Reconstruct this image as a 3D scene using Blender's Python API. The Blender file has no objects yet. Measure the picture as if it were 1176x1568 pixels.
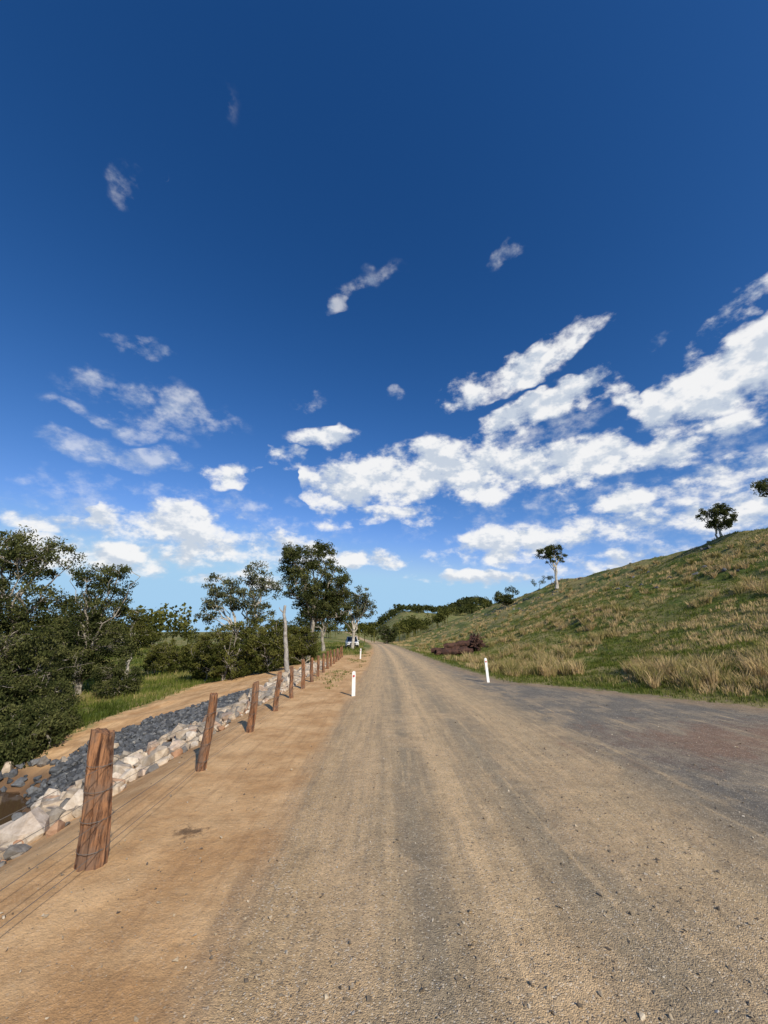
import bpy, bmesh, math, random
import numpy as np
from mathutils import Vector, Matrix

rng = np.random.default_rng(7)
random.seed(7)
scene = bpy.context.scene
scene.view_settings.view_transform = 'Standard'
scene.view_settings.look = 'None'
scene.view_settings.exposure = 0

# ------------------------------------------------------------ noise + terrain
def _h(ix, iy, s):
    n = (ix.astype(np.int64)*374761393 + iy.astype(np.int64)*668265263 + s*1442695041) & 0xffffffff
    n = ((n ^ (n >> 13))*1274126177) & 0xffffffff
    return ((n ^ (n >> 16)) & 0xffff)/65535.0
def vn(x, y, s=0):
    x = np.asarray(x, float); y = np.asarray(y, float)
    ix = np.floor(x); iy = np.floor(y); fx = x-ix; fy = y-iy
    fx = fx*fx*(3-2*fx); fy = fy*fy*(3-2*fy)
    a = _h(ix, iy, s); b = _h(ix+1, iy, s); c = _h(ix, iy+1, s); d = _h(ix+1, iy+1, s)
    return (a*(1-fx)+b*fx)*(1-fy)+(c*(1-fx)+d*fx)*fy
def fbm(x, y, s=0, o=4):
    r = 0; a = .5; t = 0
    for i in range(o):
        r = r+a*vn(x*2**i, y*2**i, s+i*17); t += a; a *= .5
    return r/t-.5
def sst(a, b, x):
    t = np.clip((x-a)/(b-a), 0, 1); return t*t*(3-2*t)
KC = .00035
def lat_of(x, y):
    return x+KC*np.maximum(y-20, 0)**2
def fence_x(y): return -2.2-.04*np.asarray(y, float)
GB_Y = [-500, 8.5, 10.6, 14.4, 16.4, 26, 42, 62, 90, 2000]
GB_X = [11, 11, 9.5, 7.0, 4.9, 4.05, 3.8, 3.6, 3.6, 3.6]
def grass_of(x, y):
    lat = lat_of(x, y)
    right = (lat-np.interp(y, GB_Y, GB_X))
    right = np.where(y < 16, right*.6, right)
    D = fence_x(y)-x
    lb = np.interp(y, [-500, 2, 8, 12, 15, 19, 25, 29, 34, 45, 60, 2000], [9, 9.5, 10, 9.5, 8.6, 8.4, 7.8, 4.6, 1.6, -1.6, -3.5, -3.5])
    left = np.where(y < 40, (D-lb)*.7, -1.0-lat-np.interp(y, [40, 60], [1.2, .1]))
    return np.maximum(right, left)
def poly_sd(x, y, P):
    x = np.asarray(x, float); y = np.asarray(y, float)
    d = np.full(np.broadcast(x, y).shape, 1e9); ins = np.zeros(d.shape, bool)
    n = len(P)
    for i in range(n):
        ax, ay = P[i]; bx, by = P[(i+1) % n]
        t = np.clip(((x-ax)*(bx-ax)+(y-ay)*(by-ay))/((bx-ax)**2+(by-ay)**2), 0, 1)
        d = np.minimum(d, np.hypot(x-ax-t*(bx-ax), y-ay-t*(by-ay)))
        c = ((ay > y) != (by > y)) & (x < (bx-ax)*(y-ay)/((by-ay) if by != ay else 1e-9)+ax)
        ins ^= c
    return np.where(ins, d, -d)
DARK = [(-9.3, 11.9), (-6.6, 9.6), (-4.8, 13.2), (-5.0, 17.5), (-6.4, 18.0), (-9.6, 14.4)]
CREEK = [(-7.0, 6.0), (-8.6, 9.2), (-9.6, 11.2), (-12.5, 12.2), (-19, 14)]
def seg_d(x, y, L):
    x = np.asarray(x, float)
    d = np.full(np.broadcast(x, y).shape, 1e9)
    for (ax, ay), (bx, by) in zip(L[:-1], L[1:]):
        t = np.clip(((x-ax)*(bx-ax)+(y-ay)*(by-ay))/((bx-ax)**2+(by-ay)**2), 0, 1)
        d = np.minimum(d, np.hypot(x-ax-t*(bx-ax), y-ay-t*(by-ay)))
    return d
def H(x, y):
    x = np.asarray(x, float); y = np.asarray(y, float)
    D = np.maximum(fence_x(y)-x-.35, 0)
    s = np.interp(y, [0, 9, 13, 17, 26, 60], [.42, .42, .32, .22, .14, .06])
    q = s*D
    z = -2.3*(1-np.exp(-(q/1.6)**1.3))*sst(400, 30, y)
    cd = seg_d(x, y, CREEK)+.5*fbm(x*.8, y*.8, 91, 3)
    z = z-.95*np.exp(-(np.maximum(cd, 0)/1.25)**2)
    dist = np.hypot(x, y)
    z = z+np.where(x < -4, np.maximum(dist-45, 0)*.018*sst(700, 200, dist)*sst(-4, -30, x), 0)
    crest = np.interp(y, [-300, 0, 30, 44, 87, 184, 320, 600], [9, 11.4, 11.8, 12.6, 13.6, 11.0, 7, 3])
    crest = crest+1.3*fbm(x*.04, y*.05, 3, 3)
    foot = np.interp(y, [-200, 10, 16, 40, 120], [10.5, 9.6, 7.5, 6.5, 5.5])
    lat = lat_of(x, y)*.25+x*.75
    sx = (lat-foot)/(40-foot)
    up = np.clip(sx, 0, None)
    prof = np.where(up < 1, up**1.3, 1)
    over = np.maximum(up-1, 0)
    hill = crest*(prof-.10*over*sst(0, 1, over))
    hill = np.maximum(hill, -5)
    hm = sst(0, .12, sx)
    z = z+hill
    z = z+hm*(1.6*fbm(x*.10, y*.045, 11, 4)*sst(0, .4, sx)+.85*fbm(x*.45, y*.14, 21, 4))
    az = x/np.maximum(y, 1)
    far = sst(200, 620, y)
    z = z+far*(6+24*sst(-.05, .06, az))*(1+.5*fbm(x*.006, y*.004, 31, 3))
    z = z+20*np.exp(-((x-140)/34)**2-((y-640)/90)**2)
    g = grass_of(x, y)
    z = z+np.where(g > 0, .12*fbm(x*1.3, y*1.3, 41, 4)*sst(0, 1.2, g), 0)
    z = z+.03*fbm(x*.9, y*.6, 51, 4)+.012*fbm(x*5, y*5, 55, 2)*sst(30, 12, y)
    z = z+sst(.2, 1.5, D)*.25*fbm(x*.7, y*.7, 61, 4)*sst(200, 30, dist)
    return z
def Hs(x, y): return float(H(np.array([x]), np.array([y]))[0])

# ------------------------------------------------------------ mesh builders
def build_mesh(name, V, F, mats, attrs=None, midx=None, smooth=False):
    V = np.asarray(V, np.float32); F = np.asarray(F, np.int32); k = F.shape[1]
    me = bpy.data.meshes.new(name)
    me.vertices.add(len(V)); me.vertices.foreach_set('co', V.ravel())
    me.loops.add(F.size); me.loops.foreach_set('vertex_index', F.ravel())
    me.polygons.add(len(F)); me.polygons.foreach_set('loop_start', np.arange(len(F), dtype=np.int32)*k)
    if midx is not None: me.polygons.foreach_set('material_index', np.asarray(midx, np.int32))
    me.polygons.foreach_set('use_smooth', np.full(len(F), smooth, bool))
    me.update(calc_edges=True)
    if attrs:
        for n, a in attrs.items():
            at = me.attributes.new(n, 'FLOAT', 'POINT'); at.data.foreach_set('value', np.asarray(a, np.float32))
    for m in mats: me.materials.append(m)
    ob = bpy.data.objects.new(name, me); scene.collection.objects.link(ob)
    return ob
def bm_obj(name, bm, mat, smooth=False, parent=None):
    me = bpy.data.meshes.new(name); bm.to_mesh(me); bm.free()
    if smooth:
        for p in me.polygons: p.use_smooth = True
    for m in (mat if isinstance(mat, list) else [mat]): me.materials.append(m)
    ob = bpy.data.objects.new(name, me); scene.collection.objects.link(ob)
    if parent: ob.parent = parent
    return ob

# ------------------------------------------------------------ node helpers
class NT:
    def __init__(s, nt): s.nt = nt; s.N = nt.nodes; s.L = nt.links; s.dim = '3D'
    def new(s, t, **k):
        n = s.N.new(t)
        for a, b in k.items(): setattr(n, a, b)
        return n
    def put(s, sock, v):
        if isinstance(v, bpy.types.NodeSocket): s.L.new(v, sock)
        elif v is not None:
            if isinstance(v, (tuple, list)) and len(v) == 3 and sock.type == 'RGBA': v = (*v, 1)
            sock.default_value = v
    def m(s, op, a, b=None, c=None, clamp=False):
        n = s.new('ShaderNodeMath', operation=op, use_clamp=clamp)
        s.put(n.inputs[0], a)
        if b is not None: s.put(n.inputs[1], b)
        if c is not None: s.put(n.inputs[2], c)
        return n.outputs[0]
    def vm(s, op, a, b=None):
        n = s.new('ShaderNodeVectorMath', operation=op); s.put(n.inputs[0], a)
        if b is not None: s.put(n.inputs[1], b)
        return n.outputs['Value'] if op in ('LENGTH', 'DISTANCE', 'DOT_PRODUCT') else n.outputs[0]
    def noise(s, vec, scale, detail=4, rough=.55, col=False):
        n = s.new('ShaderNodeTexNoise', noise_dimensions=s.dim); s.put(n.inputs['Vector'], vec)
        n.inputs['Scale'].default_value = scale; n.inputs['Detail'].default_value = detail; n.inputs['Roughness'].default_value = rough
        return n.outputs['Color' if col else 'Fac']
    def mix(s, f, a, b, mode='MIX'):
        n = s.new('ShaderNodeMix', data_type='RGBA', blend_type=mode)
        s.put(n.inputs[0], f); s.put(n.inputs[6], a); s.put(n.inputs[7], b); return n.outputs[2]
    def grey(s, v):
        c = s.new('ShaderNodeCombineColor')
        for i in range(3): s.L.new(v, c.inputs[i])
        return c.outputs[0]
    def sm(s, v, a, b, c=0., d=1.):
        n = s.new('ShaderNodeMapRange', interpolation_type='SMOOTHSTEP'); s.put(n.inputs[0], v)
        for i, q in enumerate((a, b, c, d)): n.inputs[i+1].default_value = q
        return n.outputs[0]
    def attr(s, n): return s.new('ShaderNodeAttribute', attribute_name=n).outputs['Fac']
    def ramp(s, f, st):
        n = s.new('ShaderNodeValToRGB'); s.put(n.inputs[0], f); e = n.color_ramp.elements
        while len(e) < len(st): e.new(.5)
        for i, (p, c) in enumerate(st): e[i].position = p; e[i].color = (*c, 1)
        return n.outputs[0]
def new_mat(name):
    m = bpy.data.materials.new(name); m.use_nodes = True; m.node_tree.nodes.clear()
    t = NT(m.node_tree); o = t.new('ShaderNodeOutputMaterial'); return m, t, o
def principled(t, o, col, rough=.9, bump=None, bdist=.01, bstr=1., spec=.2):
    p = t.new('ShaderNodeBsdfPrincipled'); t.put(p.inputs['Base Color'], col); t.put(p.inputs['Roughness'], rough)
    p.inputs['Specular IOR Level'].default_value = spec
    if bump is not None:
        b = t.new('ShaderNodeBump'); b.inputs['Distance'].default_value = bdist; b.inputs['Strength'].default_value = bstr
        t.put(b.inputs['Height'], bump); t.L.new(b.outputs[0], p.inputs['Normal'])
    t.L.new(p.outputs[0], o.inputs[0]); return p

# ------------------------------------------------------------ ground material
def ground_material():
    m, t, o = new_mat('ground_surface'); t.dim = '2D'
    pos = t.new('ShaderNodeNewGeometry').outputs['Position']
    lat = t.attr('lat'); gr = t.attr('grass'); dk = t.attr('dark'); mud = t.attr('mud')
    st = t.vm('MULTIPLY', pos, (1, .08, 1))
    lat2 = t.m('ADD', lat, t.m('MULTIPLY', t.m('SUBTRACT', t.noise(st, 1.2, 4, .6), .5), .50))
    f = t.m('DIVIDE', t.m('ADD', lat2, 2.0), 8.0)
    T = (.55, .35, .175); Tg = (.49, .335, .18); M = (.44, .32, .188); G = (.325, .255, .165); GG = (.25, .212, .16)
    R = lambda x: (x+2)/8
    road = t.ramp(f, [(R(-1.2), T), (R(-1.02), (.37, .255, .15)), (R(-.8), Tg), (R(-.3), (.55, .38, .21)), (R(.1), M), (R(.30), G), (R(.50), M), (R(.70), (.63, .44, .245)), (R(.92), (.58, .41, .23)),
                      (R(1.15), M), (R(1.4), G), (R(1.9), M), (R(2.3), (.55, .39, .22)), (R(2.55), (.49, .355, .205)), (R(2.85), M), (R(3.3), G), (R(4.0), GG)])
    st2 = t.vm('MULTIPLY', pos, (1, .045, 1))
    stre = t.noise(st2, 9, 4, .7)
    road = t.mix(t.sm(stre, .44, .68, 0, .42), road, (.28, .22, .15))
    road = t.mix(t.sm(stre, .47, .30, 0, .5), road, (.62, .44, .25))
    pt = t.noise(t.vm('MULTIPLY', pos, (1, .6, 1)), 1.3, 5, .7)
    ptd = t.sm(lat2, 4.8, 2.2, .10, .5)
    road = t.mix(t.m('MULTIPLY', t.sm(pt, .47, .66), ptd), road, (.58, .40, .225))
    gv = t.m('MULTIPLY', t.sm(lat2, 2.8, 4.0), t.sm(pt, .60, .42))
    road = t.mix(t.m('MULTIPLY', gv, .75), road, (.15, .138, .12))
    rp = t.vm('LENGTH', t.vm('MULTIPLY', t.vm('SUBTRACT', pos, (7.0, 7.3, 0)), (.26, .5, 0)))
    rp = t.m('ADD', rp, t.m('MULTIPLY', pt, 2.6))
    road = t.mix(t.sm(rp, 2.4, 1.5, 0, .7), road, (.28, .165, .105))
    road = t.mix(t.m('MULTIPLY', t.sm(t.m('ADD', gr, t.m('MULTIPLY', pt, .8)), -.7, .2, 0, .65), t.sm(lat2, 2.5, 3.5)), road, (.33, .225, .13))
    dn = t.noise(pos, 1.1, 5, .65)
    dirt = t.mix(t.sm(dn, .3, .7), (.49, .28, .125), (.68, .435, .22))
    dirt = t.mix(t.sm(stre, .50, .70, 0, .45), dirt, (.38, .22, .105))
    dm = t.sm(t.m('ADD', lat2, t.m('MULTIPLY', dn, .35)), -.55, -1.05)
    base = t.mix(dm, road, dirt)
    mott = t.noise(pos, 3.2, 8, .78)
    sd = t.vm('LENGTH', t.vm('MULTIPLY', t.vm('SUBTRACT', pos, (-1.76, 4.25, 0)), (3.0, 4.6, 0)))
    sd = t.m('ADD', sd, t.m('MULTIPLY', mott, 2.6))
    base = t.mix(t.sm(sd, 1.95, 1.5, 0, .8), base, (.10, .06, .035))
    vo = t.new('ShaderNodeTexVoronoi', voronoi_dimensions='2D'); t.put(vo.inputs['Vector'], pos); vo.inputs['Scale'].default_value = 115
    vsep = t.new('ShaderNodeSeparateColor'); t.L.new(vo.outputs['Color'], vsep.inputs[0])
    notdirt = t.m('SUBTRACT', 1.0, t.m('MULTIPLY', dm, .7))
    gbr = t.m('ADD', .76, t.m('MULTIPLY', vsep.outputs[0], .50))
    base = t.mix(notdirt, base, t.mix(1.0, base, t.grey(gbr), 'MULTIPLY'))
    base = t.mix(t.m('MULTIPLY', t.m('MULTIPLY', t.m('GREATER_THAN', vsep.outputs[1], .95), .6), notdirt), base, (.64, .56, .45))
    base = t.mix(t.m('MULTIPLY', t.m('MULTIPLY', t.m('LESS_THAN', vsep.outputs[1], .06), .6), notdirt), base, (.13, .10, .08))
    base = t.mix(1.0, base, t.grey(t.m('ADD', .62, t.m('MULTIPLY', mott, .78))), 'MULTIPLY')
    base = t.mix(t.sm(t.m('ADD', mud, dn), .9, 2.0, 0, .88), base, (.14, .08, .045))
    dmk = t.sm(t.m('ADD', dk, t.m('MULTIPLY', t.m('SUBTRACT', mott, .5), .9)), -.1, .15)
    base = t.mix(dmk, base, (.05, .052, .056))
    n1 = t.noise(t.vm('MULTIPLY', pos, (1, .45, 1)), .20, 6, .7); n2 = t.noise(pos, 2.0, 5, .72)
    gcol = t.mix(t.sm(n1, .40, .60), (.10, .135, .024), (.27, .225, .085))
    gcol = t.mix(t.sm(n2, .52, .72, 0, .65), gcol, (.38, .285, .14))
    gcol = t.mix(t.sm(n2, .48, .33, 0, .8), gcol, (.042, .054, .014))  # dark patches: shadows between the grass painted into its colour
    gm = t.m('ADD', gr, t.m('MULTIPLY', t.m('SUBTRACT', n2, .5), 3.0))
    gmask = t.sm(gm, -.12, .35)
    base = t.mix(gmask, base, gcol)
    bh = t.m('ADD', t.m('MULTIPLY', t.m('MULTIPLY', vo.outputs['Distance'], -.45), notdirt), t.m('MULTIPLY', mott, 2.8))
    principled(t, o, base, .93, bh, .014, .85, .15)
    return m
GM = ground_material()

def grid(name, X, Y, Z, lat=None):
    ny, nx = X.shape
    V = np.stack([X, Y, Z], -1).reshape(-1, 3)
    i = np.arange(nx-1); j = np.arange(ny-1); I, J = np.meshgrid(i, j); b = (J*nx+I).ravel()
    F = np.stack([b, b+1, b+nx+1, b+nx], 1)
    x = X.ravel(); y = Y.ravel()
    return build_mesh(name, V, F, [GM], dict(lat=lat_of(x, y), grass=grass_of(x, y), dark=poly_sd(x, y, DARK), mud=2.6-seg_d(x, y, CREEK)), smooth=True)
def cat(*a):
    return np.unique(np.round(np.concatenate(a), 4))
xs = cat(-np.geomspace(30, 3500, 40), np.arange(-30, -13, .5), np.arange(-13, 12, .14), np.arange(12, 48, .4), np.geomspace(48, 3500, 45))
ys = cat(np.arange(-200, -4, 12.), np.arange(-4, 1, .5), np.arange(1, 22, .14), np.arange(22, 60, .4), np.arange(60, 200, 1.3), np.geomspace(200, 4500, 60))
X, Y = np.meshgrid(xs, ys); Z = H(X, Y); L = lat_of(X, Y)
Z = Z-.05*sst(-.85, -.6, L)*sst(3.65, 3.4, L)*(Y < 175)*(Y > -60)
grid('ground_terrain', X, Y, Z)
def rut(l, y): return .022*fbm(l*2.6, y*.10, 66, 3)*sst(-.8, -.5, l)*sst(3.6, 3.2, l)
rl = np.concatenate([[-1.05], np.arange(-.9, 3.75, .09), [3.9]]); ry = cat(np.arange(-60, 1, 2.), np.arange(1, 22, .15), np.arange(22, 60, .5), np.arange(60, 172, 1.3))
RL, RY = np.meshgrid(rl, ry); RX = RL-KC*np.maximum(RY-20, 0)**2
RZ = H(RX, RY)+.005+rut(RL, RY); RZ[:, 0] -= .035; RZ[:, -1] -= .035
grid('gravel_road', RX, RY, RZ)

m, t, o = new_mat('muddy_water'); pos = t.new('ShaderNodeNewGeometry').outputs['Position']
principled(t, o, (.09, .052, .027), .08, t.noise(pos, 6, 3), .01, .3, .5); WM = m
bm = bmesh.new()
wp = [(-5.5, 4.5), (-4.8, 6.5), (-6.6, 11.5), (-9.5, 14.2), (-19, 17), (-19, 11.5), (-13, 9.8), (-10.4, 8.6), (-8.6, 5.2)]
bm.faces.new([bm.verts.new((x, y, -2.36)) for x, y in wp]); bm_obj('creek_water', bm, WM)

# ------------------------------------------------------------ simple materials
def var_mat(name, ramp, rough=.9, nscale=8, bd=.01, spec=.2):
    m, t, o = new_mat(name); pos = t.new('ShaderNodeNewGeometry').outputs['Position']
    c = t.ramp(t.attr('v'), ramp); n = t.noise(pos, nscale, 4, .65)
    c = t.mix(t.sm(n, .3, .7, 0, .7), c, t.mix(1.0, c, (.5, .43, .36), 'MULTIPLY'))
    principled(t, o, c, rough, n, bd, .8, spec); return m
ROCK = var_mat('pale_rock', [(0, (.20, .19, .18)), (.25, (.36, .31, .25)), (.55, (.55, .44, .32)), (.85, (.66, .58, .48)), (1, (.38, .21, .12))], nscale=9, bd=.03)
DROCK = var_mat('dark_rock', [(0, (.06, .064, .07)), (.6, (.12, .128, .14)), (.95, (.19, .195, .20)), (1, (.28, .27, .25))], nscale=14, bd=.02)
PEB = var_mat('pebble', [(0, (.12, .10, .08)), (.35, (.30, .24, .17)), (.75, (.48, .39, .27)), (1, (.62, .55, .45))], nscale=60, bd=.002)

def leaf_mat(name, ramp):
    m, t, o = new_mat(name); c = t.ramp(t.attr('v'), ramp)
    d = t.new('ShaderNodeBsdfDiffuse'); t.put(d.inputs[0], c)
    tr = t.new('ShaderNodeBsdfTranslucent'); t.put(tr.inputs[0], c)
    mx = t.new('ShaderNodeMixShader'); mx.inputs[0].default_value = .3
    t.L.new(d.outputs[0], mx.inputs[1]); t.L.new(tr.outputs[0], mx.inputs[2]); t.L.new(mx.outputs[0], o.inputs[0]); return m
GRASS = leaf_mat('grass_blades', [(0, (.05, .07, .014)), (.35, (.13, .165, .03)), (.6, (.30, .26, .09)), (1, (.62, .45, .24))])
EUC = leaf_mat('gum_leaves', [(0, (.024, .033, .012)), (.5, (.068, .078, .026)), (1, (.155, .155, .056))])
EUC2 = leaf_mat('grey_gum_leaves', [(0, (.045, .052, .025)), (.5, (.10, .107, .052)), (1, (.19, .19, .095))])
SHR = leaf_mat('shrub_leaves', [(0, (.03, .040, .010)), (.5, (.090, .094, .024)), (1, (.18, .17, .048))])

def bark_mat(name, a, b, c, zs=.18, sc=22):
    m, t, o = new_mat(name); pos = t.new('ShaderNodeNewGeometry').outputs['Position']
    n = t.noise(t.vm('MULTIPLY', pos, (1, 1, zs)), sc, 6, .7); n2 = t.noise(pos, 4, 5, .7)
    col = t.mix(t.sm(n, .38, .62), a, b); col = t.mix(t.sm(n2, .46, .62, 0, .8), col, c)
    principled(t, o, col, .85, n, .02, .9); return m
BARK = bark_mat('gum_bark', (.16, .13, .10), (.30, .26, .21), (.42, .38, .32))
PALEB = bark_mat('pale_gum_bark', (.42, .38, .32), (.55, .50, .43), (.25, .21, .17))
DEADW = bark_mat('dead_wood', (.26, .23, .20), (.42, .39, .35), (.18, .15, .12))
POSTM = bark_mat('split_post_timber', (.06, .028, .018), (.36, .175, .085), (.20, .125, .085), .09, 34)
LOGM = bark_mat('log_wood', (.045, .022, .016), (.12, .06, .042), (.03, .02, .018))

# ------------------------------------------------------------ rocks
def rock_templates(n, k, flat=.75):
    T = []
    for i in range(n):
        bm = bmesh.new()
        for _ in range(k):
            p = rng.normal(size=3); p /= np.linalg.norm(p); p *= rng.uniform(.75, 1.05); p = np.clip(p, -.78, .78); bm.verts.new(p*np.array([1, .8, flat]))
        bmesh.ops.convex_hull(bm, input=bm.verts)
        bmesh.ops.delete(bm, geom=[g for g in bm.verts if not g.link_faces], context='VERTS')
        bmesh.ops.triangulate(bm, faces=bm.faces)
        bm.verts.index_update(); T.append((np.array([v.co[:] for v in bm.verts]), np.array([[v.index for v in f.verts] for f in bm.faces]))); bm.free()
    return T
RT = rock_templates(20, 18); PT = rock_templates(8, 8, .6)
def scatter_rocks(name, pts, sizes, mat, T, sink=.25):
    Vs = []; Fs = []; A = []; off = 0
    zz = H(pts[:, 0], pts[:, 1]) if pts.shape[1] == 2 else pts[:, 2]
    for i in range(len(pts)):
        v, f = T[rng.integers(len(T))]
        e = rng.uniform(-.6, .6, 2); a = rng.uniform(0, 6.28)
        ca, sa = math.cos(a), math.sin(a); cx, sx_ = math.cos(e[0]), math.sin(e[0]); cy, sy = math.cos(e[1]), math.sin(e[1])
        R = np.array([[ca, -sa, 0], [sa, ca, 0], [0, 0, 1]]) @ np.array([[1, 0, 0], [0, cx, -sx_], [0, sx_, cx]]) @ np.array([[cy, 0, sy], [0, 1, 0], [-sy, 0, cy]])
        s = sizes[i]*np.array([1, rng.uniform(.65, 1.1), rng.uniform(.65, 1.1)])
        w = (v*s) @ R.T+np.array([pts[i, 0], pts[i, 1], zz[i]+sizes[i]*sink])
        Vs.append(w); Fs.append(f+off); off += len(v); A.append(np.full(len(v), rng.random()))
    return build_mesh(name, np.concatenate(Vs), np.concatenate(Fs), [mat], dict(v=np.concatenate(A)))
P = []; S = []
while len(P) < 2300:
    y = 2.5+rng.random()**1.25*25; fx = float(fence_x(y))
    lo = np.interp(y, [0, 6, 10, 14, 20, 26], [1.25, 1.0, .75, .5, .35, .3])+.35*(float(vn(y*1.1, 3.3, 12))-.5)
    hi = np.interp(y, [0, 5, 7, 9.5, 11, 13, 18, 26], [4.6, 4.4, 4.5, 4.6, 3.6, 2.0, 2.0, 1.8])
    d = rng.uniform(lo, hi); x = fx-d
    if y > 9 and poly_sd(x, y, DARK) > .1: continue
    s = rng.choice([.06, .11, .18, .28], p=[.33, .32, .23, .12])*rng.uniform(.8, 1.2)
    if d < lo+.3: s = min(s, .13)
    P.append((x, y)); S.append(s)
scatter_rocks('riprap_rocks', np.array(P), np.array(S), ROCK, RT, .3)
P = []; S = []
while len(P) < 2800:
    x = rng.uniform(-11, -4.4); y = rng.uniform(9, 18.5)
    if poly_sd(x, y, DARK) > -.25+.35*rng.random(): P.append((x, y)); S.append(rng.uniform(.05, .13))
scatter_rocks('dark_crushed_rock_bank', np.array(P), np.array(S), DROCK, RT, .3)
P = np.array([(-4.7, 5.2), (-4.3, 4.6), (-5.4, 6.2), (-5.1, 7.0), (-6.2, 7.6), (-7.9, 12.7), (-8.5, 12.9), (-7.2, 9.0), (-10.2, 13.3), (-11.2, 13.2), (-9.3, 12.9), (-4.0, 4.1), (-11.3, 10.4), (-12.2, 10.8), (-10.4, 9.6), (-7.7, 10.2), (-9.2, 11.0), (-9.9, 10.4), (-10.8, 12.4)])
scatter_rocks('creek_boulders', P, np.array([.50, .34, .28, .3, .26, .25, .22, .28, .3, .35, .25, .26, .42, .38, .3, .3, .34, .26, .36]), ROCK, RT, .3)
P = []; S = []
while len(P) < 260:
    i = rng.integers(0, len(CREEK)-1); tt = rng.random(); x = CREEK[i][0]*(1-tt)+CREEK[i+1][0]*tt+rng.normal(0, 1.3); y = CREEK[i][1]*(1-tt)+CREEK[i+1][1]*tt+rng.normal(0, 1.1)
    dd = seg_d(x, y, CREEK)
    if .75 < dd < 2.2 and x > -15: P.append((x, y)); S.append(rng.uniform(.06, .22))
scatter_rocks('creek_edge_stones', np.array(P), np.array(S), DROCK, RT, .3)
n = 20000
r = np.exp(rng.uniform(math.log(1.9), math.log(15), n)); a = rng.uniform(-.85, .95, n); px = r*np.sin(a)*1.05; py = r*np.cos(a)
k = (px > -3.2) & (px < 11) & (grass_of(px, py) < -.1) & (py > 1.5) & ((px > -1.0) | (rng.random(n) < .3)) & ((px > 1.2) | (rng.random(n) < .6))
px = px[k]; py = py[k]; sz = rng.exponential(.0042, len(px))+.0035; sz = np.minimum(sz, .024)
Z0 = H(px, py)+.006+rut(lat_of(px, py), py)
scatter_rocks('road_gravel', np.stack([px, py, Z0], 1), sz, PEB, PT, .2)
n = 420; hx = rng.uniform(25, 41, n); hy = rng.uniform(15, 130, n); k = vn(hx*.25, hy*.12, 5) > .5
scatter_rocks('hillside_rocks', np.stack([hx[k], hy[k]], 1), rng.uniform(.1, .45, k.sum()), DROCK, RT, .2)

# ------------------------------------------------------------ grass
def blades(name, bx, by, nb, h, spread, w, val, lean=.5):
    N = len(bx); bx = np.repeat(bx, nb); by = np.repeat(by, nb); h = np.repeat(h, nb)*rng.uniform(.5, 1.1, N*nb); sp = np.repeat(spread, nb)
    w = np.repeat(w, nb); v = np.clip(np.repeat(val, nb)+rng.normal(0, .12, N*nb), 0, 1); n = N*nb
    ph = rng.uniform(0, 6.283, n); rr = np.sqrt(rng.random(n))*sp
    x = bx+rr*np.cos(ph); y = by+rr*np.sin(ph); z = H(x, y)-.02
    le = rng.uniform(.1, 1, n)*lean*h; ph2 = ph+rng.normal(0, .5, n)
    dx = np.cos(ph2)*le; dy = np.sin(ph2)*le; q = rng.uniform(0, 3.14, n); wx = np.cos(q)*w/2; wy = np.sin(q)*w/2
    P = np.zeros((n, 6, 3))
    for i, (f, zf, wf) in enumerate([(0, 0, 1), (.35, .6, .8), (1, 1.0, .15)]):
        cx = x+dx*f; cy = y+dy*f; cz = z+h*zf
        P[:, 2*i] = np.stack([cx-wx*wf, cy-wy*wf, cz], 1); P[:, 2*i+1] = np.stack([cx+wx*wf, cy+wy*wf, cz], 1)
    b = np.arange(n)*6
    F = np.concatenate([np.stack([b, b+1, b+3, b+2], 1), np.stack([b+2, b+3, b+5, b+4], 1)])
    return build_mesh(name, P.reshape(-1, 3), F, [GRASS], dict(v=np.repeat(v, 6)))
def samp(n, r0, r1, a0, a1):
    r = np.exp(rng.uniform(math.log(r0), math.log(r1), n)); a = np.radians(rng.uniform(a0, a1, n)); return r*np.sin(a), r*np.cos(a), r
def clear(x, y): return ~((x > 3.5) & (x < 10.2) & (y > 32) & (y < 40.5))
x, y, r = samp(14000, 9.5, 150, 1, 54)
cl = vn(x*.30, y*.22, 77)*.6+vn(x*1.1, y*1.0, 78)*.4
k = (grass_of(x, y) > .7) & (x < 40) & (cl > .42+.10*(x < 7)) & clear(x, y); x = x[k]; y = y[k]; r = r[k]; cl = cl[k]
blades('hillside_grass_tufts', x, y, 13, rng.uniform(.08, .20, len(x))*(1+r/160)*np.interp(cl, [.4, .7], [.6, 1.5]), .06+.05*(1+r/25), .010+r*.0007, np.interp(cl, [.45, .54, .63], [.22, .45, .92]), .7)
x, y, r = samp(3000, 11, 85, 4, 53); k = (grass_of(x, y) > .9) & (x < 36) & (vn(x*.28, y*.25, 90)*.6+vn(x*.9, y*.9, 92)*.4 > .515) & clear(x, y); x = x[k]; y = y[k]; r = r[k]
blades('dry_grass_tussocks', x, y, 65, rng.uniform(.26, .70, len(x)), rng.uniform(.12, .30, len(x)), .010+r*.0007, rng.uniform(.55, .98, len(x)), .8)
x, y, r = samp(26000, 9, 60, 2, 56); k = (grass_of(x, y) > -.05+rng.random(len(x))*.5); x = x[k]; y = y[k]; r = r[k]
blades('short_green_grass', x, y, 6, rng.uniform(.05, .14, len(x))*(1+r/60), .08+.004*r, .008+r*.0006, rng.uniform(.12, .46, len(x)), .6)
x, y, r = samp(18000, 14, 110, -62, -3); k = (grass_of(x, y) > .1) & (H(x, y) > -2.3); x = x[k]; y = y[k]; r = r[k]
cl = vn(x*.3, y*.3, 79)*.6+vn(x*.9, y*.9, 80)*.4
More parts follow.
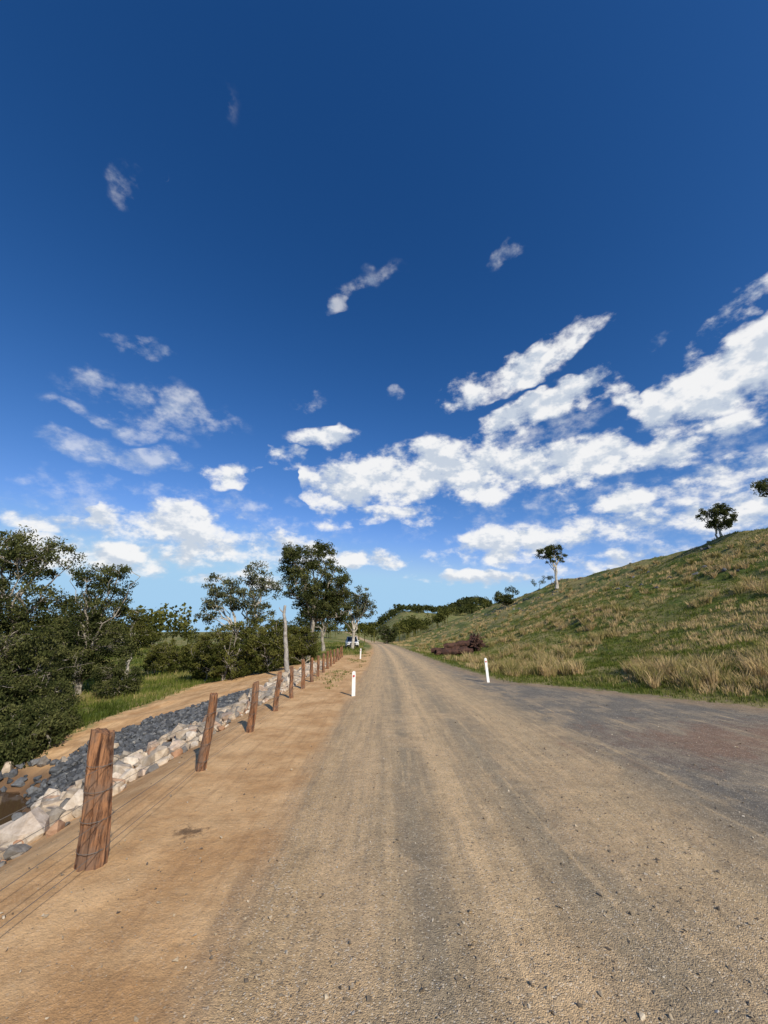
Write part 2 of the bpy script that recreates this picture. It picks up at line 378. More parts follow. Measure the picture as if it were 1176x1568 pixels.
blades('creek_flat_grass', x, y, 8, rng.uniform(.08, .28, len(x))*(1+r/80), .1+.006*r, .010+r*.0007, np.clip(cl*1.1-.2, .03, .95), .6)
x = rng.uniform(-2.9, -1.3, 500); y = rng.uniform(14, 45, 500); k = vn(x, y*.4, 8) > .5
blades('verge_weeds', x[k], y[k], 7, rng.uniform(.04, .14, k.sum()), np.full(k.sum(), .12), np.full(k.sum(), .02), rng.uniform(.1, .6, k.sum()))

# ------------------------------------------------------------ trees
def tube(pts, rad, sides, Vl, Fl, off):
    pts = np.asarray(pts, float); n = len(pts)
    tan = np.gradient(pts, axis=0); tan /= np.linalg.norm(tan, axis=1)[:, None]+1e-9
    up = np.array([.3, .1, .95]) if abs(tan[0, 2]) < .8 else np.array([1, 0, 0.])
    a = np.arange(sides)/sides*2*math.pi; V = []
    for i in range(n):
        s = np.cross(tan[i], up); s /= np.linalg.norm(s)+1e-9; u = np.cross(s, tan[i])
        V.append(pts[i]+rad[i]*(np.cos(a)[:, None]*s+np.sin(a)[:, None]*u))
    V = np.concatenate(V); F = []
    for i in range(n-1):
        for j in range(sides):
            k = (j+1) % sides; F.append((off+i*sides+j, off+i*sides+k, off+(i+1)*sides+k, off+(i+1)*sides+j))
    Vl.append(V); Fl.append(np.array(F)); return off+len(V)
def curve(a, b, n, wob, sag=0):
    t = np.linspace(0, 1, n)[:, None]; p = a*(1-t)+b*t
    w = rng.normal(0, wob, (n, 3)); w[0] = 0; w[-1] = 0
    p = p+w; p[:, 2] += sag*np.sin(t[:, 0]*math.pi); return p
def make_tree(name, x, y, lobes, nclump, nleaf, leaf, tr, lm, bmat, fork=.35, rc=.5, stems=1, lean=(0, 0), base_z=None):
    z0 = Hs(x, y)-.1 if base_z is None else base_z
    Vl = []; Fl = []; off = 0; SK = []
    top = max(l[2] for l in lobes); root = np.array([x, y, z0])
    for s in range(stems):
        st = root+np.array([rng.normal(0, .35), rng.normal(0, .35), 0])*(s > 0)
        fk = st+np.array([lean[0]+rng.normal(0, .15)*(1+s), lean[1]+rng.normal(0, .15), top*fork*rng.uniform(.85, 1.1)])
        p = curve(st, fk, 6, tr*.35); rad = np.linspace(tr*1.25, tr*.8, 6)*(1 if s == 0 else .7); rad[0] *= 1.3
        off = tube(p, rad, 8, Vl, Fl, off); SK.append(p[2:])
        for i, l in enumerate(lobes):
            if stems > 1 and i % stems != s: continue
            e = root+np.array([l[0], l[1], l[2]+l[5]*.45])
            stp = p[-1] if i % 2 == 0 else p[3+(i % 3)]
            c = curve(stp, e, 9, np.linalg.norm(e-stp)*.03, np.linalg.norm(e-stp)*.05)
            off = tube(c, np.linspace(tr*.62, tr*.12, 9), 6, Vl, Fl, off); SK.append(c[1:])
            for q in range(2):
                e2 = root+np.array(l[:3])+rng.normal(0, .55, 3)*np.array(l[3:6]); s2 = c[2+q*2]
                c2 = curve(s2, e2, 6, np.linalg.norm(e2-s2)*.04, .1); off = tube(c2, np.linspace(tr*.3, tr*.08, 6), 5, Vl, Fl, off); SK.append(c2[1:])
    SK = np.concatenate(SK)
    vol = np.array([l[3]*l[4]*l[5] for l in lobes])**.75; vol /= vol.sum(); C = []; CV = []
    for c in range(nclump):
        l = lobes[rng.choice(len(lobes), p=vol)]; d = rng.normal(size=3); d /= np.linalg.norm(d)
        q = root+np.array(l[:3])+d*np.array(l[3:6])*rng.uniform(.35, 1.0)**.7
        C.append(q); dd = SK-q; cost = np.linalg.norm(dd, axis=1)+np.maximum(dd[:, 2], 0)*1.5
        s = SK[np.argmin(cost)]
        if np.linalg.norm(q-s) > .25: off = tube(curve(s, q, 4, .06, .08), np.linspace(tr*.11, tr*.03, 4)+.004, 3, Vl, Fl, off)
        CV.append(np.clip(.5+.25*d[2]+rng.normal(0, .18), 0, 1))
    C = np.array(C); CV = np.array(CV); n = nclump*nleaf
    sc = rc*rng.uniform(.55, 1.25, nclump)
    dirs = rng.normal(size=(n, 3)); dirs /= np.linalg.norm(dirs, axis=1)[:, None]
    off3 = dirs*(rng.random(n)**.5)[:, None]*np.repeat(sc, nleaf)[:, None]*np.array([1, 1, .68])
    ce = np.repeat(C, nleaf, 0)+off3
    ax = rng.normal(size=(n, 3))+np.array([0, 0, -.8]); ax /= np.linalg.norm(ax, axis=1)[:, None]
    sd = np.cross(ax, rng.normal(size=(n, 3))); sd /= np.linalg.norm(sd, axis=1)[:, None]
    ln = leaf*rng.uniform(.7, 1.3, n)[:, None]; w = ln*.42
    Q = np.stack([ce-ax*ln/2, ce+sd*w/2, ce+ax*ln/2, ce-sd*w/2], 1).reshape(-1, 3)
    LF = np.arange(n*4).reshape(n, 4)+off
    V = np.concatenate(Vl+[Q]); F = np.concatenate(Fl+[LF]); nb = sum(len(f) for f in Fl)
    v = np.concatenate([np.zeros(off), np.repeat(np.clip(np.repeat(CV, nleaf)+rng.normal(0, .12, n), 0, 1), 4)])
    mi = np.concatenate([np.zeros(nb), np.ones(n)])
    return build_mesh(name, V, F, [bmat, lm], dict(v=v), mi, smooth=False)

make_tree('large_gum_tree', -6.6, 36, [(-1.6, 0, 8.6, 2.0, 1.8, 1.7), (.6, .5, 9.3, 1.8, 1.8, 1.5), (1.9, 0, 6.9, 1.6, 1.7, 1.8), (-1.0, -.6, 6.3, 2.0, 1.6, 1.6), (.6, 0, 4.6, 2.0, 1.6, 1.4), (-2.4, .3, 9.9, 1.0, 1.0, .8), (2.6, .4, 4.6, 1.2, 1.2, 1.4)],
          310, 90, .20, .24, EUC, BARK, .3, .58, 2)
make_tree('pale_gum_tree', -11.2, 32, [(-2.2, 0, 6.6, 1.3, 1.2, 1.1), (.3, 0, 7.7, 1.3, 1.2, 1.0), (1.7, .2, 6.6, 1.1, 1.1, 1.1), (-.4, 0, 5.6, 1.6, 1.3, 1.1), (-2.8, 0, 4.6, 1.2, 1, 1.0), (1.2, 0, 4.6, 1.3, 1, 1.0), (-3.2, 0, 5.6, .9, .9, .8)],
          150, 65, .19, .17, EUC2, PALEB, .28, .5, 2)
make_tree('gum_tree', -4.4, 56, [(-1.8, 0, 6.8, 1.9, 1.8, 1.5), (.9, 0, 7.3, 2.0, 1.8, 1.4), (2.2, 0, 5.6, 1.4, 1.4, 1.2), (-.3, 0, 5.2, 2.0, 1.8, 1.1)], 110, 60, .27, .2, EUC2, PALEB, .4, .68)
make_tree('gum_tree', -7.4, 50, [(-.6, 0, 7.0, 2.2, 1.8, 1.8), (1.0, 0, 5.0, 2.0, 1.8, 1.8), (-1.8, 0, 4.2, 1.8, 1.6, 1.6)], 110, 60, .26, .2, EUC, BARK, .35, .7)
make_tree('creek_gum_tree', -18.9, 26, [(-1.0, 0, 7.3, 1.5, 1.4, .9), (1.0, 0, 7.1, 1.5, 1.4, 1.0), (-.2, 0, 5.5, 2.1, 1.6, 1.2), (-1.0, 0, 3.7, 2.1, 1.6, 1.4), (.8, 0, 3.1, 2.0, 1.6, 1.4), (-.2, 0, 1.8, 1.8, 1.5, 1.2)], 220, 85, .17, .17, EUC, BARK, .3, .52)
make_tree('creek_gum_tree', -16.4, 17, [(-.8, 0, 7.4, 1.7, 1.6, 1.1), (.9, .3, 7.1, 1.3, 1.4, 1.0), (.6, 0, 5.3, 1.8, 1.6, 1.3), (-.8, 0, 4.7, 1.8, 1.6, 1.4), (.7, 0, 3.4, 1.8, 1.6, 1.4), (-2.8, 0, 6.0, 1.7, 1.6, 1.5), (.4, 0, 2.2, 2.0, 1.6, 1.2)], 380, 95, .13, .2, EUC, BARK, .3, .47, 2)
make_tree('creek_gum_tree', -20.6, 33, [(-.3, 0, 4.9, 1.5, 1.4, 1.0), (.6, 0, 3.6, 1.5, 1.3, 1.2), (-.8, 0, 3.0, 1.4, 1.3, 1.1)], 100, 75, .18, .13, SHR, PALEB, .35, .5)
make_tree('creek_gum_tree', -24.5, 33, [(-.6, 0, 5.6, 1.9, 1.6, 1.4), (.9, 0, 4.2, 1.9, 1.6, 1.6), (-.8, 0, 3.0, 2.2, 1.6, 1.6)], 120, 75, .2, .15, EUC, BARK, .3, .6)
for (x, y, w, h) in [(-19.5, 38, 2.0, 3.0), (-17.6, 40, 1.7, 2.6), (-21.5, 39, 1.8, 3.6), (-16.2, 42, 1.6, 2.2)]:
    make_tree('round_shrub', x, y, [(-.4*w, 0, h*.6, w*.6, w*.6, h*.4), (.4*w, 0, h*.55, w*.6, w*.6, h*.4), (0, 0, h*.35, w*.8, w*.7, h*.32)], 70, 60, .2, .08, SHR, BARK, .2, .45, 2)
for (x, y, w, h) in [(-9.6, 26, 2.1, 3.3), (-7.3, 26.5, 1.7, 3.2), (-11.6, 28, 1.9, 3.0), (-8.6, 30, 2.2, 3.6), (-6.2, 31, 1.3, 2.8), (-13.2, 30, 1.6, 2.6)]:
    make_tree('bushy_shrub', x, y, [(-.5*w, 0, h*.66, w*.55, w*.6, h*.34), (.45*w, 0, h*.58, w*.5, w*.6, h*.36), (.1*w, 0, h*.9, w*.3, w*.3, h*.2), (0, 0, h*.32, w*.85, w*.7, h*.32)], 115, 80, .15, .07, SHR, BARK, .2, .38, 3)
for (x, y, w, h) in [(-15.0, 15.2, 1.6, 3.2), (-13.8, 17.0, 1.3, 2.2), (-17.0, 20, 2.2, 4.0), (-13.6, 13.4, 1.4, 2.4), (-20.5, 24, 2.0, 3.2), (-13.4, 11.8, 1.1, 1.9), (-15.6, 24.5, 1.5, 2.2), (-14.2, 14.2, 1.5, 3.0), (-15.6, 18.2, 1.6, 3.4), (-11.9, 14.6, 1.0, 1.5), (-12.6, 16.2, 1.0, 1.3), (-11.6, 13.6, .9, 1.2)]:
    make_tree('creek_shrub', x, y, [(-.4*w, 0, h*.66, w*.6, w*.6, h*.34), (.4*w, 0, h*.55, w*.55, w*.6, h*.36), (0, 0, h*.92, w*.3, w*.3, h*.2), (0, 0, h*.3, w*.9, w*.8, h*.3)], 105, 85, .11, .06, EUC, BARK, .2, .36, 3)
make_tree('hillside_gum_tree', 34.5, 77.6, [(-1.6, 0, 7.4, 1.5, 1.4, 1.2), (.5, 0, 8.0, 1.8, 1.5, 1.0), (1.9, 0, 6.4, 1.3, 1.3, 1.1), (-.6, 0, 5.8, 1.0, 1.0, .7)], 75, 50, .34, .26, EUC, PALEB, .5, .62, lean=(.5, 0))
make_tree('ridge_gum_tree', 40.5, 44.6, [(-1.0, 0, 3.0, 1.0, 1.2, .9), (.3, 0, 3.6, 1.1, 1.2, .8), (1.2, 0, 2.7, 1.0, 1.2, .9), (.2, 0, 2.0, 1.3, 1.2, .7)], 95, 50, .24, .14, EUC, PALEB, .3, .45, 2)
make_tree('ridge_gum_tree', 42.6, 38.2, [(-1.3, 0, 4.6, 1.5, 1.4, 1.1), (.8, 0, 5.4, 1.6, 1.4, 1.1)], 80, 50, .24, .2, EUC, BARK, .4, .55)
make_tree('round_shrub', 31, 101, [(-1, 0, 2.6, 1.7, 1.6, 1.6), (1.0, 0, 2.2, 1.6, 1.6, 1.5)], 70, 50, .4, .14, EUC, BARK, .2, .8, 2)
make_tree('round_shrub', .9, 104, [(-1.2, 0, 3.4, 1.8, 1.6, 1.6), (1.1, 0, 3.0, 1.9, 1.6, 1.8), (0, 0, 1.6, 2.6, 2, 1.3)], 80, 50, .4, .14, EUC, BARK, .2, .8, 2)

def tree_mass(name, pts, hs, nl, leaf, mat):
    V = []; A = []
    for (x, y), h in zip(pts, hs):
        z = Hs(x, y); n = nl; k = rng.integers(4, 7); cc = rng.normal(0, .28, (k, 3))*h; cc[:, 2] = h*(.5+.3*rng.random(k))
        idx = rng.integers(0, k, n); d = rng.normal(size=(n, 3)); d /= np.linalg.norm(d, axis=1)[:, None]
        c = np.array([x, y, z])+cc[idx]+d*(rng.random(n)**.4)[:, None]*h*.24
        ax = rng.normal(size=(n, 3)); ax /= np.linalg.norm(ax, axis=1)[:, None]; sd = np.cross(ax, rng.normal(size=(n, 3))); sd /= np.linalg.norm(sd, axis=1)[:, None]
        l = leaf*h*rng.uniform(.6, 1.3, n)[:, None]; Q = np.stack([c-ax*l/2, c+sd*l*.35, c+ax*l/2, c-sd*l*.35], 1).reshape(-1, 3)
        tw = h*.02; b = np.array([[x-tw, y, z-.3], [x+tw, y, z-.3], [x+tw, y, z+h*.55], [x-tw, y, z+h*.55], [x, y-tw, z-.3], [x, y+tw, z-.3], [x, y+tw, z+h*.55], [x, y-tw, z+h*.55]])
        V += [Q, b]; tone = rng.uniform(.15, .7); A += [np.repeat(np.clip(tone+rng.normal(0, .15, n), 0, 1), 4), np.full(8, .9)]
    V = np.concatenate(V); return build_mesh(name, V, np.arange(len(V)).reshape(-1, 4), [mat], dict(v=np.concatenate(A)))
pts = []; hs = []
for i in range(300):
    y = rng.uniform(480, 640); az = rng.uniform(-.06, .33); pts.append((az*y, y)); hs.append(rng.uniform(7, 12))
for i in range(90):
    pts.append((140+rng.normal(0, 30), rng.uniform(590, 640))); hs.append(rng.uniform(8, 12))
for i in range(60):
    y = rng.uniform(400, 620); az = rng.uniform(-1.1, -.05); pts.append((az*y, y)); hs.append(rng.uniform(6, 11))
tree_mass('distant_trees', pts, hs, 90, .2, EUC)
pts = []; hs = []
for i in range(34):
    y = rng.uniform(125, 240); x = rng.uniform(.02, .165)*y; pts.append((x, y)); hs.append(rng.uniform(4, 8.5))
for i in range(18):
    y = rng.uniform(105, 170); pts.append((rng.uniform(-.28, .0)*y-2, y)); hs.append(rng.uniform(4, 8))
for i in range(30):
    y = rng.uniform(60, 150); pts.append((rng.uniform(-1.05, -.48)*y, y)); hs.append(rng.uniform(3.5, 8))
for p, h in [((37, 112), 4), ((38.5, 96), 2.5), ((39, 90), 2.2), ((38.5, 150), 5), ((36, 165), 5)]:
    pts.append(p); hs.append(h)
tree_mass('mid_distance_trees', pts, hs, 420, .085, SHR)

# ------------------------------------------------------------ fence
fence = bpy.data.objects.new('wire_fence', None); scene.collection.objects.link(fence)
def post_mesh(x, y, h, r, lean, nm):
    z0 = Hs(x, y)-.1; bm = bmesh.new(); S = 28; LV = 30; ph = rng.uniform(0, 6.28)
    prof = rng.normal(0, .035, S); grooves = rng.choice(S, 5, replace=False); gd = rng.uniform(.10, .24, 5)
    slope = rng.uniform(-.3, .3, 2); rings = []
    for i in range(LV+1):
        f = i/LV; ring = []
        for j in range(S):
            a = j/S*2*math.pi
            rad = r*(1.12-.22*f)*(1+.10*math.cos(2*a+ph)+.06*math.cos(3*a+ph*2+f*2)+prof[j]+rng.normal(0, .014))
            for g, dd in zip(grooves, gd):
                if j == (g+int(f*1.6)) % S: rad *= 1-dd
            zz = z0+f*(h+.1)
            if i == LV: zz += rng.normal(0, .006)+slope[0]*rad*math.cos(a)+slope[1]*rad*math.sin(a)
            ring.append(bm.verts.new((x+lean[0]*f+rad*math.cos(a)+.012*math.sin(f*5+ph), y+lean[1]*f+rad*math.sin(a), zz)))
        rings.append(ring)
    for i in range(LV):
        for j in range(S): bm.faces.new((rings[i][j], rings[i][(j+1) % S], rings[i+1][(j+1) % S], rings[i+1][j]))
    c = bm.verts.new((x+lean[0], y+lean[1], z0+h+.1+.004))
    for j in range(S): bm.faces.new((rings[-1][j], rings[-1][(j+1) % S], c))
    return bm_obj(nm, bm, POSTM, False, fence)
m, t, o = new_mat('galvanised_wire'); principled(t, o, (.13, .115, .10), .6, spec=.4); WIRE = m
fy = [1.5, 3.71, 5.95, 8.18]+[10.25+2.1*i for i in range(13)]
tops = []
for i, y in enumerate(fy):
    x = float(fence_x(y))+(.06 if i == 1 else .0); h = .89+rng.uniform(-.05, .05); r = .092 if i == 1 else rng.uniform(.058, .07)
    ln = (rng.uniform(-.09, .03), rng.uniform(-.04, .04)) if i != 1 else (-.10, 0)
    post_mesh(x, y, h, r, ln, 'post_%d' % i); tops.append((x, y, Hs(x, y), h, ln, r))
Vl = []; Fl = []; off = 0
for hh in (.12, .32, .52, .70):
    for a, b in zip(tops[:-1], tops[1:]):
        pa = np.array([a[0]+a[5]*1.0+a[4][0]*hh, a[1], a[2]+hh]); pb = np.array([b[0]+b[5]*1.0+b[4][0]*hh, b[1], b[2]+hh])
        off = tube(curve(pa, pb, 6, .002, -.015), np.full(6, .0026), 4, Vl, Fl, off)
    for a in tops[:5]:
        an = np.linspace(0, 2*math.pi, 17); ring = np.stack([a[0]+a[4][0]*hh+a[5]*1.2*np.cos(an), a[1]+a[5]*1.2*np.sin(an), a[2]+hh+.01*np.sin(an)], 1)
        off = tube(ring, np.full(17, .0024), 4, Vl, Fl, off)
w = build_mesh('wires', np.concatenate(Vl), np.concatenate(Fl), [WIRE]); w.parent = fence

# ------------------------------------------------------------ guide posts
m, t, o = new_mat('white_plastic'); pos = t.new('ShaderNodeNewGeometry').outputs['Position']
principled(t, o, t.mix(t.sm(t.noise(pos, 9, 5), .45, .75, 0, .4), (.80, .80, .78), (.5, .42, .33)), .5); WHITE = m
m, t, o = new_mat('red_reflector'); principled(t, o, (.5, .02, .02), .25, spec=.6); REDR = m
def box(bm, c, s, bev=0, rot=None):
    r = bmesh.ops.create_cube(bm, size=1); vs = r['verts']; bmesh.ops.scale(bm, vec=s, verts=vs)
    if rot: bmesh.ops.rotate(bm, verts=vs, matrix=rot)
    bmesh.ops.translate(bm, vec=c, verts=vs)
    if bev: bmesh.ops.bevel(bm, geom=list({e for v in vs for e in v.link_edges}), offset=bev, segments=2, affect='EDGES')
def guide_post(x, y, h, tilt):
    e = bpy.data.objects.new('roadside_guide_post', None); scene.collection.objects.link(e)
    bm = bmesh.new(); w = .052
    outl = [(-w, -.15)]+[(w, -.15), (w, h-.05)]+[(w*math.cos(a), h-.05+.05*math.sin(a)) for a in np.linspace(.3, 2.84, 8)]+[(-w, h-.05)]
    fr = [bm.verts.new((a, 0, b)) for a, b in outl]; bm.faces.new(fr)
    r = bmesh.ops.extrude_face_region(bm, geom=bm.faces[:]); bmesh.ops.translate(bm, vec=(0, .022, 0), verts=[g for g in r['geom'] if isinstance(g, bmesh.types.BMVert)])
    bmesh.ops.recalc_face_normals(bm, faces=bm.faces)
    bm_obj('post', bm, WHITE, False, e)
    bm = bmesh.new(); bmesh.ops.create_cone(bm, cap_ends=True, segments=16, radius1=.03, radius2=.03, depth=.01, matrix=Matrix.Translation((0, -.006, h-.14)) @ Matrix.Rotation(math.pi/2, 4, 'X'))
    bm_obj('reflector', bm, REDR, False, e)
    e.location = (x, y, Hs(x, y)); e.rotation_euler = (0, tilt, rng.uniform(-.2, .2))
guide_post(4.1, 16.4, .90, math.radians(-3)); guide_post(-.92, 12.7, .70, 0)
guide_post(-1.9, 33, .8, .03)

# ------------------------------------------------------------ dead trunk
Vl = []; Fl = []; z0 = Hs(-5.25, 22.3)
pts = curve(np.array([-5.2, 22.3, z0-.2]), np.array([-5.65, 22.5, 3.4]), 9, .03)
tube(pts, np.linspace(.14, .075, 9), 9, Vl, Fl, 0); o2 = sum(len(v) for v in Vl)
tube(curve(pts[7], pts[7]+np.array([-.3, 0, .4]), 4, .02), np.linspace(.05, .02, 4), 6, Vl, Fl, o2)
build_mesh('dead_tree_trunk', np.concatenate(Vl), np.concatenate(Fl), [DEADW], smooth=True)

# ------------------------------------------------------------ fallen logs + root ball
Vl = []; Fl = []; off = 0
for (x0, y0, x1, y1, r0, r1, up) in [(4.9, 39, 8.8, 39.8, .32, .42, .3), (4.6, 39.8, 8.0, 39.2, .24, .3, .4), (5.6, 38.6, 8.4, 38.4, .22, .26, .2), (5.8, 39.3, 8.9, 39.5, .24, .34, .85)]:
    off = tube(curve(np.array([x0, y0, Hs(x0, y0)+up]), np.array([x1, y1, Hs(x1, y1)+up]), 9, .08), np.linspace(r0, r1, 9)*rng.uniform(.85, 1.15, 9), 9, Vl, Fl, off)
rb = np.array([8.9, 39.4, Hs(8.9, 39.4)+.7])
for i in range(64):
    d = rng.normal(size=3); d[0] *= .8; d /= np.linalg.norm(d)
    off = tube(curve(rb-np.array([.2, 0, 0]), rb+d*rng.uniform(.6, 1.25), 5, .1), np.linspace(.22, .03, 5), 5, Vl, Fl, off)
build_mesh('fallen_log_pile', np.concatenate(Vl), np.concatenate(Fl), [LOGM])

# ------------------------------------------------------------ parked ute
m, t, o = new_mat('white_car_paint'); principled(t, o, (.7, .7, .7), .3, spec=.5); CP = m
m, t, o = new_mat('dark_glass'); principled(t, o, (.02, .025, .03), .1, spec=.5); GL = m
m, t, o = new_mat('black_rubber'); principled(t, o, (.02, .02, .02), .8); RB = m
m, t, o = new_mat('headlamp_glass'); principled(t, o, (.6, .6, .6), .15, spec=.6); HL = m
car = bpy.data.objects.new('parked_car', None); scene.collection.objects.link(car)
bm = bmesh.new(); W = .9
sec = [(-2.3, .45, .78), (-2.2, .4, .95), (-1.2, .35, 1.05), (-1.05, .33, 1.06), (.9, .33, 1.08), (2.2, .38, 1.05), (2.35, .45, .95)]
rings = []
for yy, zl, zh in sec:
    ww = W*(.92 if abs(yy) > 2.25 else 1)
    rings.append([bm.verts.new(p) for p in [(-ww, yy, zl), (ww, yy, zl), (ww, yy, zh-.15), (ww*.93, yy, zh), (-ww*.93, yy, zh), (-ww, yy, zh-.15)]])
for a, b in zip(rings[:-1], rings[1:]):
    for j in range(6): bm.faces.new((a[j], a[(j+1) % 6], b[(j+1) % 6], b[j]))
bm.faces.new(rings[0]); bm.faces.new(rings[-1][::-1]); bmesh.ops.recalc_face_normals(bm, faces=bm.faces); bm_obj('body', bm, CP, False, car)
bm = bmesh.new(); lo = [(-.82, -1.1), (.82, -1.1), (.82, 1.9), (-.82, 1.9)]; hi = [(-.66, -.35), (.66, -.35), (.66, 1.5), (-.66, 1.5)]
a = [bm.verts.new((x, y, 1.05)) for x, y in lo]; b = [bm.verts.new((x, y, 1.68)) for x, y in hi]
for j in range(4): bm.faces.new((a[j], a[(j+1) % 4], b[(j+1) % 4], b[j]))
bm_obj('windows', bm, GL, False, car)
bm = bmesh.new(); box(bm, (0, .57, 1.71), (1.4, 1.95, .07), .03)
for sx in (-1, 1):
    for p, q in [((.80*sx, -1.12, 1.06), (.66*sx, -.36, 1.69)), ((.82*sx, .4, 1.06), (.68*sx, .4, 1.69)), ((.82*sx, 1.9, 1.06), (.67*sx, 1.5, 1.69))]:
        p = Vector(p); q = Vector(q); d = q-p; box(bm, (p+q)/2, (.07, .07, d.length), .01, d.to_track_quat('Z', 'Y').to_matrix())
    box(bm, (.98*sx, -.85, 1.12), (.16, .1, .16), .03)
bm_obj('roof', bm, CP, False, car)
bm = bmesh.new()
for sx in (-.78, .78):
    for yy in (-1.45, 1.45): bmesh.ops.create_cone(bm, cap_ends=True, segments=20, radius1=.36, radius2=.36, depth=.24, matrix=Matrix.Translation((sx, yy, .36)) @ Matrix.Rotation(math.pi/2, 4, 'Y'))
box(bm, (0, -2.33, .72), (.9, .06, .2), .02); box(bm, (0, -2.36, .5), (1.7, .12, .16), .03)
bm_obj('wheels_grille_bumper', bm, RB, False, car)
bm = bmesh.new()
for sx in (-.66, .66): box(bm, (sx, -2.31, .78), (.3, .08, .16), .03)
bm_obj('headlamps', bm, HL, False, car)
car.location = (-4.9, 62, Hs(-4.9, 62)); car.rotation_euler = (0, 0, math.radians(8))

# ------------------------------------------------------------ sun, sky, clouds
EL = math.radians(34); AZ = math.radians(152)
sd = Vector((math.sin(AZ)*math.cos(EL), math.cos(AZ)*math.cos(EL), math.sin(EL)))
sl = bpy.data.lights.new('sun', 'SUN'); sl.energy = 4.8; sl.angle = math.radians(.5); sl.color = (1, .93, .80)
so = bpy.data.objects.new('sun', sl); so.rotation_euler = (-sd).to_track_quat('-Z', 'Y').to_euler(); scene.collection.objects.link(so)
w = bpy.data.worlds.new('World'); scene.world = w; w.use_nodes = True; w.node_tree.nodes.clear(); t = NT(w.node_tree)
try: w.cycles.sampling_method = 'NONE'
except Exception as ex: print(ex)
sky = t.new('ShaderNodeTexSky', sky_type='NISHITA'); sky.sun_disc = False; sky.sun_elevation = EL; sky.sun_rotation = AZ
sky.air_density = 1.0; sky.dust_density = .4; sky.ozone_density = 2.5; sky.altitude = 100
dirv = t.vm('NORMALIZE', t.new('ShaderNodeTexCoord').outputs['Generated'])
nd = t.vm('MULTIPLY', dirv, (1, 1, 1.6))
wn = t.vm('MULTIPLY', t.vm('SUBTRACT', t.noise(nd, 7, 3, .6, True), (.5, .5, .5)), (.16, .16, .09))
sp = t.new('ShaderNodeSeparateXYZ'); t.L.new(t.vm('NORMALIZE', t.vm('ADD', dirv, wn)), sp.inputs[0])
azn = t.m('ADD', t.m('MULTIPLY', t.m('ARCTAN2', sp.outputs[0], sp.outputs[1]), 1/math.pi), .5)   # -90..90 deg -> 0..1
el = t.m('MULTIPLY', t.m('ARCSINE', sp.outputs[2]), 1/(math.pi/2))                                # /90 deg
# cloud banks: each row is a belt of (azimuth, elevation, half width, half height, tilt, density) in degrees
def row(B):
    st = {-90.: None, 90.: None}
    for b in B:
        for q in (-1.3, -.8, -.35, .35, .8, 1.3) if len(B) < 5 else (-1.3, -.7, 0, .7, 1.3): st[b[0]+q*b[2]] = None
    st = sorted(st); out = []
    for a in st:
        best = None
        for (ba, e, ha, he, rot, amp) in B:
            A = amp*(1-((a-ba)/(ha*1.3))**2)
            if best is None or A > best[0]: best = (A, e+math.tan(math.radians(rot))*(a-ba), he*1.45)
        out.append((min(1, max(0, (a+90)/180)), (max(0, best[0])/1.5, best[1]/90, best[2]/30)))
    assert len(out) <= 32, len(out)
    c = t.ramp(azn, out); s = t.new('ShaderNodeSeparateColor'); t.L.new(c, s.inputs[0])
    v = t.m('DIVIDE', t.m('SUBTRACT', el, s.outputs[1]), s.outputs[2])
    return t.m('MULTIPLY_ADD', s.outputs[0], 1.5, t.m('MULTIPLY', t.m('MULTIPLY', v, v), -9.0))
def belts(R):
    tot = None
    for r in R:
        v = row(r); tot = t.m('MAXIMUM', v, 0.0) if tot is None else t.m('MAXIMUM', tot, v)
    return tot
ts = belts([
    [(14, 34.5, 4.5, 2.2, 8, .95), (23.5, 36.0, 8, 2.0, 8, 1.0), (33, 38.0, 4, 1.5, 8, .85), (51, 34, 7, 1.4, 20, .95)],
    [(25, 30.5, 10, 1.9, 10, 1.1), (-9.6, 28.6, 6, 1.4, 5, .85), (47, 27.5, 11, 2.8, 10, 1.15)],
    [(-23, 22.0, 5, 1.7, 10, .95), (-15.5, 25.0, 3, 1.6, 0, .95), (-4, 22.0, 11, 3.6, 8, 1.15), (10, 23.3, 12, 3.7, 0, 1.25), (27, 22.8, 11, 2.7, 0, 1.1), (42, 22.0, 8, 2.0, 0, .95)],
    [(-30, 14.3, 10, 2.3, 3, 1.1), (-45, 12.2, 6, 1.1, 0, 1.0), (0, 17.5, 12, 1.7, 0, .95), (38, 17.0, 13, 1.9, 2, .95)],
    [(-36, 9.5, 11, 2.1, 0, 1.0), (-19, 12.0, 9, 2.8, 0, 1.0), (-3.0, 11.0, 7, 1.4, 0, .9), (19.4, 12.8, 12, 2.4, 3, .95), (42, 13.2, 11, 2.2, 0, .95)],
    [(14, 8.0, 10, 1.1, 0, .8), (33, 8.8, 11, 1.4, 0, .8), (-22, 7.5, 8, 1.1, 0, .8)]])
tf = belts([
    [(-43.5, 49.5, 2.6, 2.2, 0, .75), (-35, 61, 4, 1.8, 0, .4), (-3, 49.3, 6, 1.1, 15, .75), (23, 48.8, 3.6, .9, 12, 1.0)],
    [(-8.4, 46.4, 2.2, .7, 5, 1.6), (-38, 34.7, 5, 1.3, 0, .95), (1.3, 35.6, 2.0, 1.0, 0, 1.1), (39.5, 34.5, 1.8, .8, 0, 1.0)],
    [(-34, 28.5, 10, 2.4, 0, 1.0), (-14, 33.5, 4, .9, 10, .8)], [(-36, 21.7, 8, 1.3, 4, 1.6), (30, 15, 26, 6, 0, 1.0)], [(-28, 13, 24, 6, 0, .95), (20, 27.5, 16, 2, 5, .9)], [(-38, 25.3, 8, 1.0, 0, .9), (44, 20, 10, 2, 0, 1.0)]])
n1 = t.noise(nd, 10, 6, .6)
nz = t.m('MULTIPLY', t.m('SUBTRACT', n1, .5), 3.4)
cov = t.m('MULTIPLY', t.sm(t.m('ADD', t.m('MULTIPLY', ts, .9), nz), .15, .88), t.sm(ts, .0, .25))
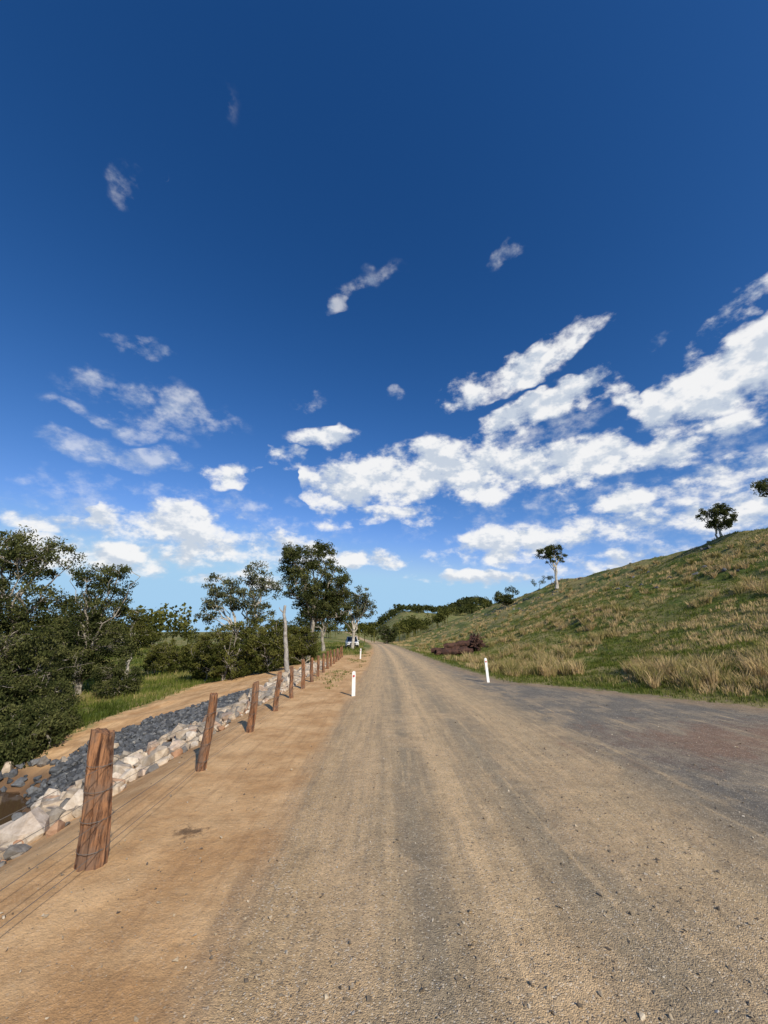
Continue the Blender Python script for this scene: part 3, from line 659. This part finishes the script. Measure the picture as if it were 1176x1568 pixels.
nw = t.m('MULTIPLY', t.m('SUBTRACT', t.noise(nd, 26, 4, .6), .5), 2.6)
covf = t.m('MULTIPLY', t.m('MULTIPLY', t.sm(t.m('ADD', t.m('ADD', tf, nz), nw), .25, 1.9), t.sm(tf, .0, .6)), .55)
cov = t.m('MAXIMUM', cov, covf)
n2 = t.noise(t.vm('ADD', nd, (0, 0, .035)), 10, 4, .6)
shade = t.sm(t.m('ADD', t.m('SUBTRACT', n1, n2), t.m('MULTIPLY', nw, .03)), -.08, .07)
ccol = t.mix(shade, (.62, .69, .79), (.98, .98, .98))
ss = t.new('ShaderNodeSeparateColor'); t.L.new(t.mix(1.0, sky.outputs[0], (.075, .092, .108), 'MULTIPLY'), ss.inputs[0])
sc3 = t.new('ShaderNodeCombineColor')
for i, (k, p, mxv) in enumerate([(6.2, 2.0, .38), (1.62, 1.36, .62), (1.45, 1.21, .86)]):
    v = t.m('MULTIPLY', t.m('POWER', ss.outputs[i], p), k); t.L.new(t.m('SMOOTH_MIN', v, mxv, .12), sc3.inputs[i])
sc = t.new('ShaderNodeBackground'); t.L.new(t.vm('MULTIPLY', sc3.outputs[0], (10, 10, 10)), sc.inputs[0]); sc.inputs[1].default_value = .10
cc = t.new('ShaderNodeBackground'); t.put(cc.inputs[0], ccol); cc.inputs[1].default_value = .95
mx = t.new('ShaderNodeMixShader'); t.put(mx.inputs[0], t.m('MULTIPLY', cov, .96)); t.L.new(sc.outputs[0], mx.inputs[1]); t.L.new(cc.outputs[0], mx.inputs[2])
wo = t.new('ShaderNodeOutputWorld'); t.L.new(mx.outputs[0], wo.inputs[0])

# ------------------------------------------------------------ camera
cam = bpy.data.cameras.new('camera'); co = bpy.data.objects.new('camera', cam); scene.collection.objects.link(co)
cam.sensor_fit = 'HORIZONTAL'; cam.sensor_width = 36; cam.lens = 18; cam.clip_end = 8000; cam.clip_start = .05
co.location = (0, 0, 1.7); co.rotation_euler = (math.radians(90+18), 0, 0); scene.camera = co
print('BUILD OK')
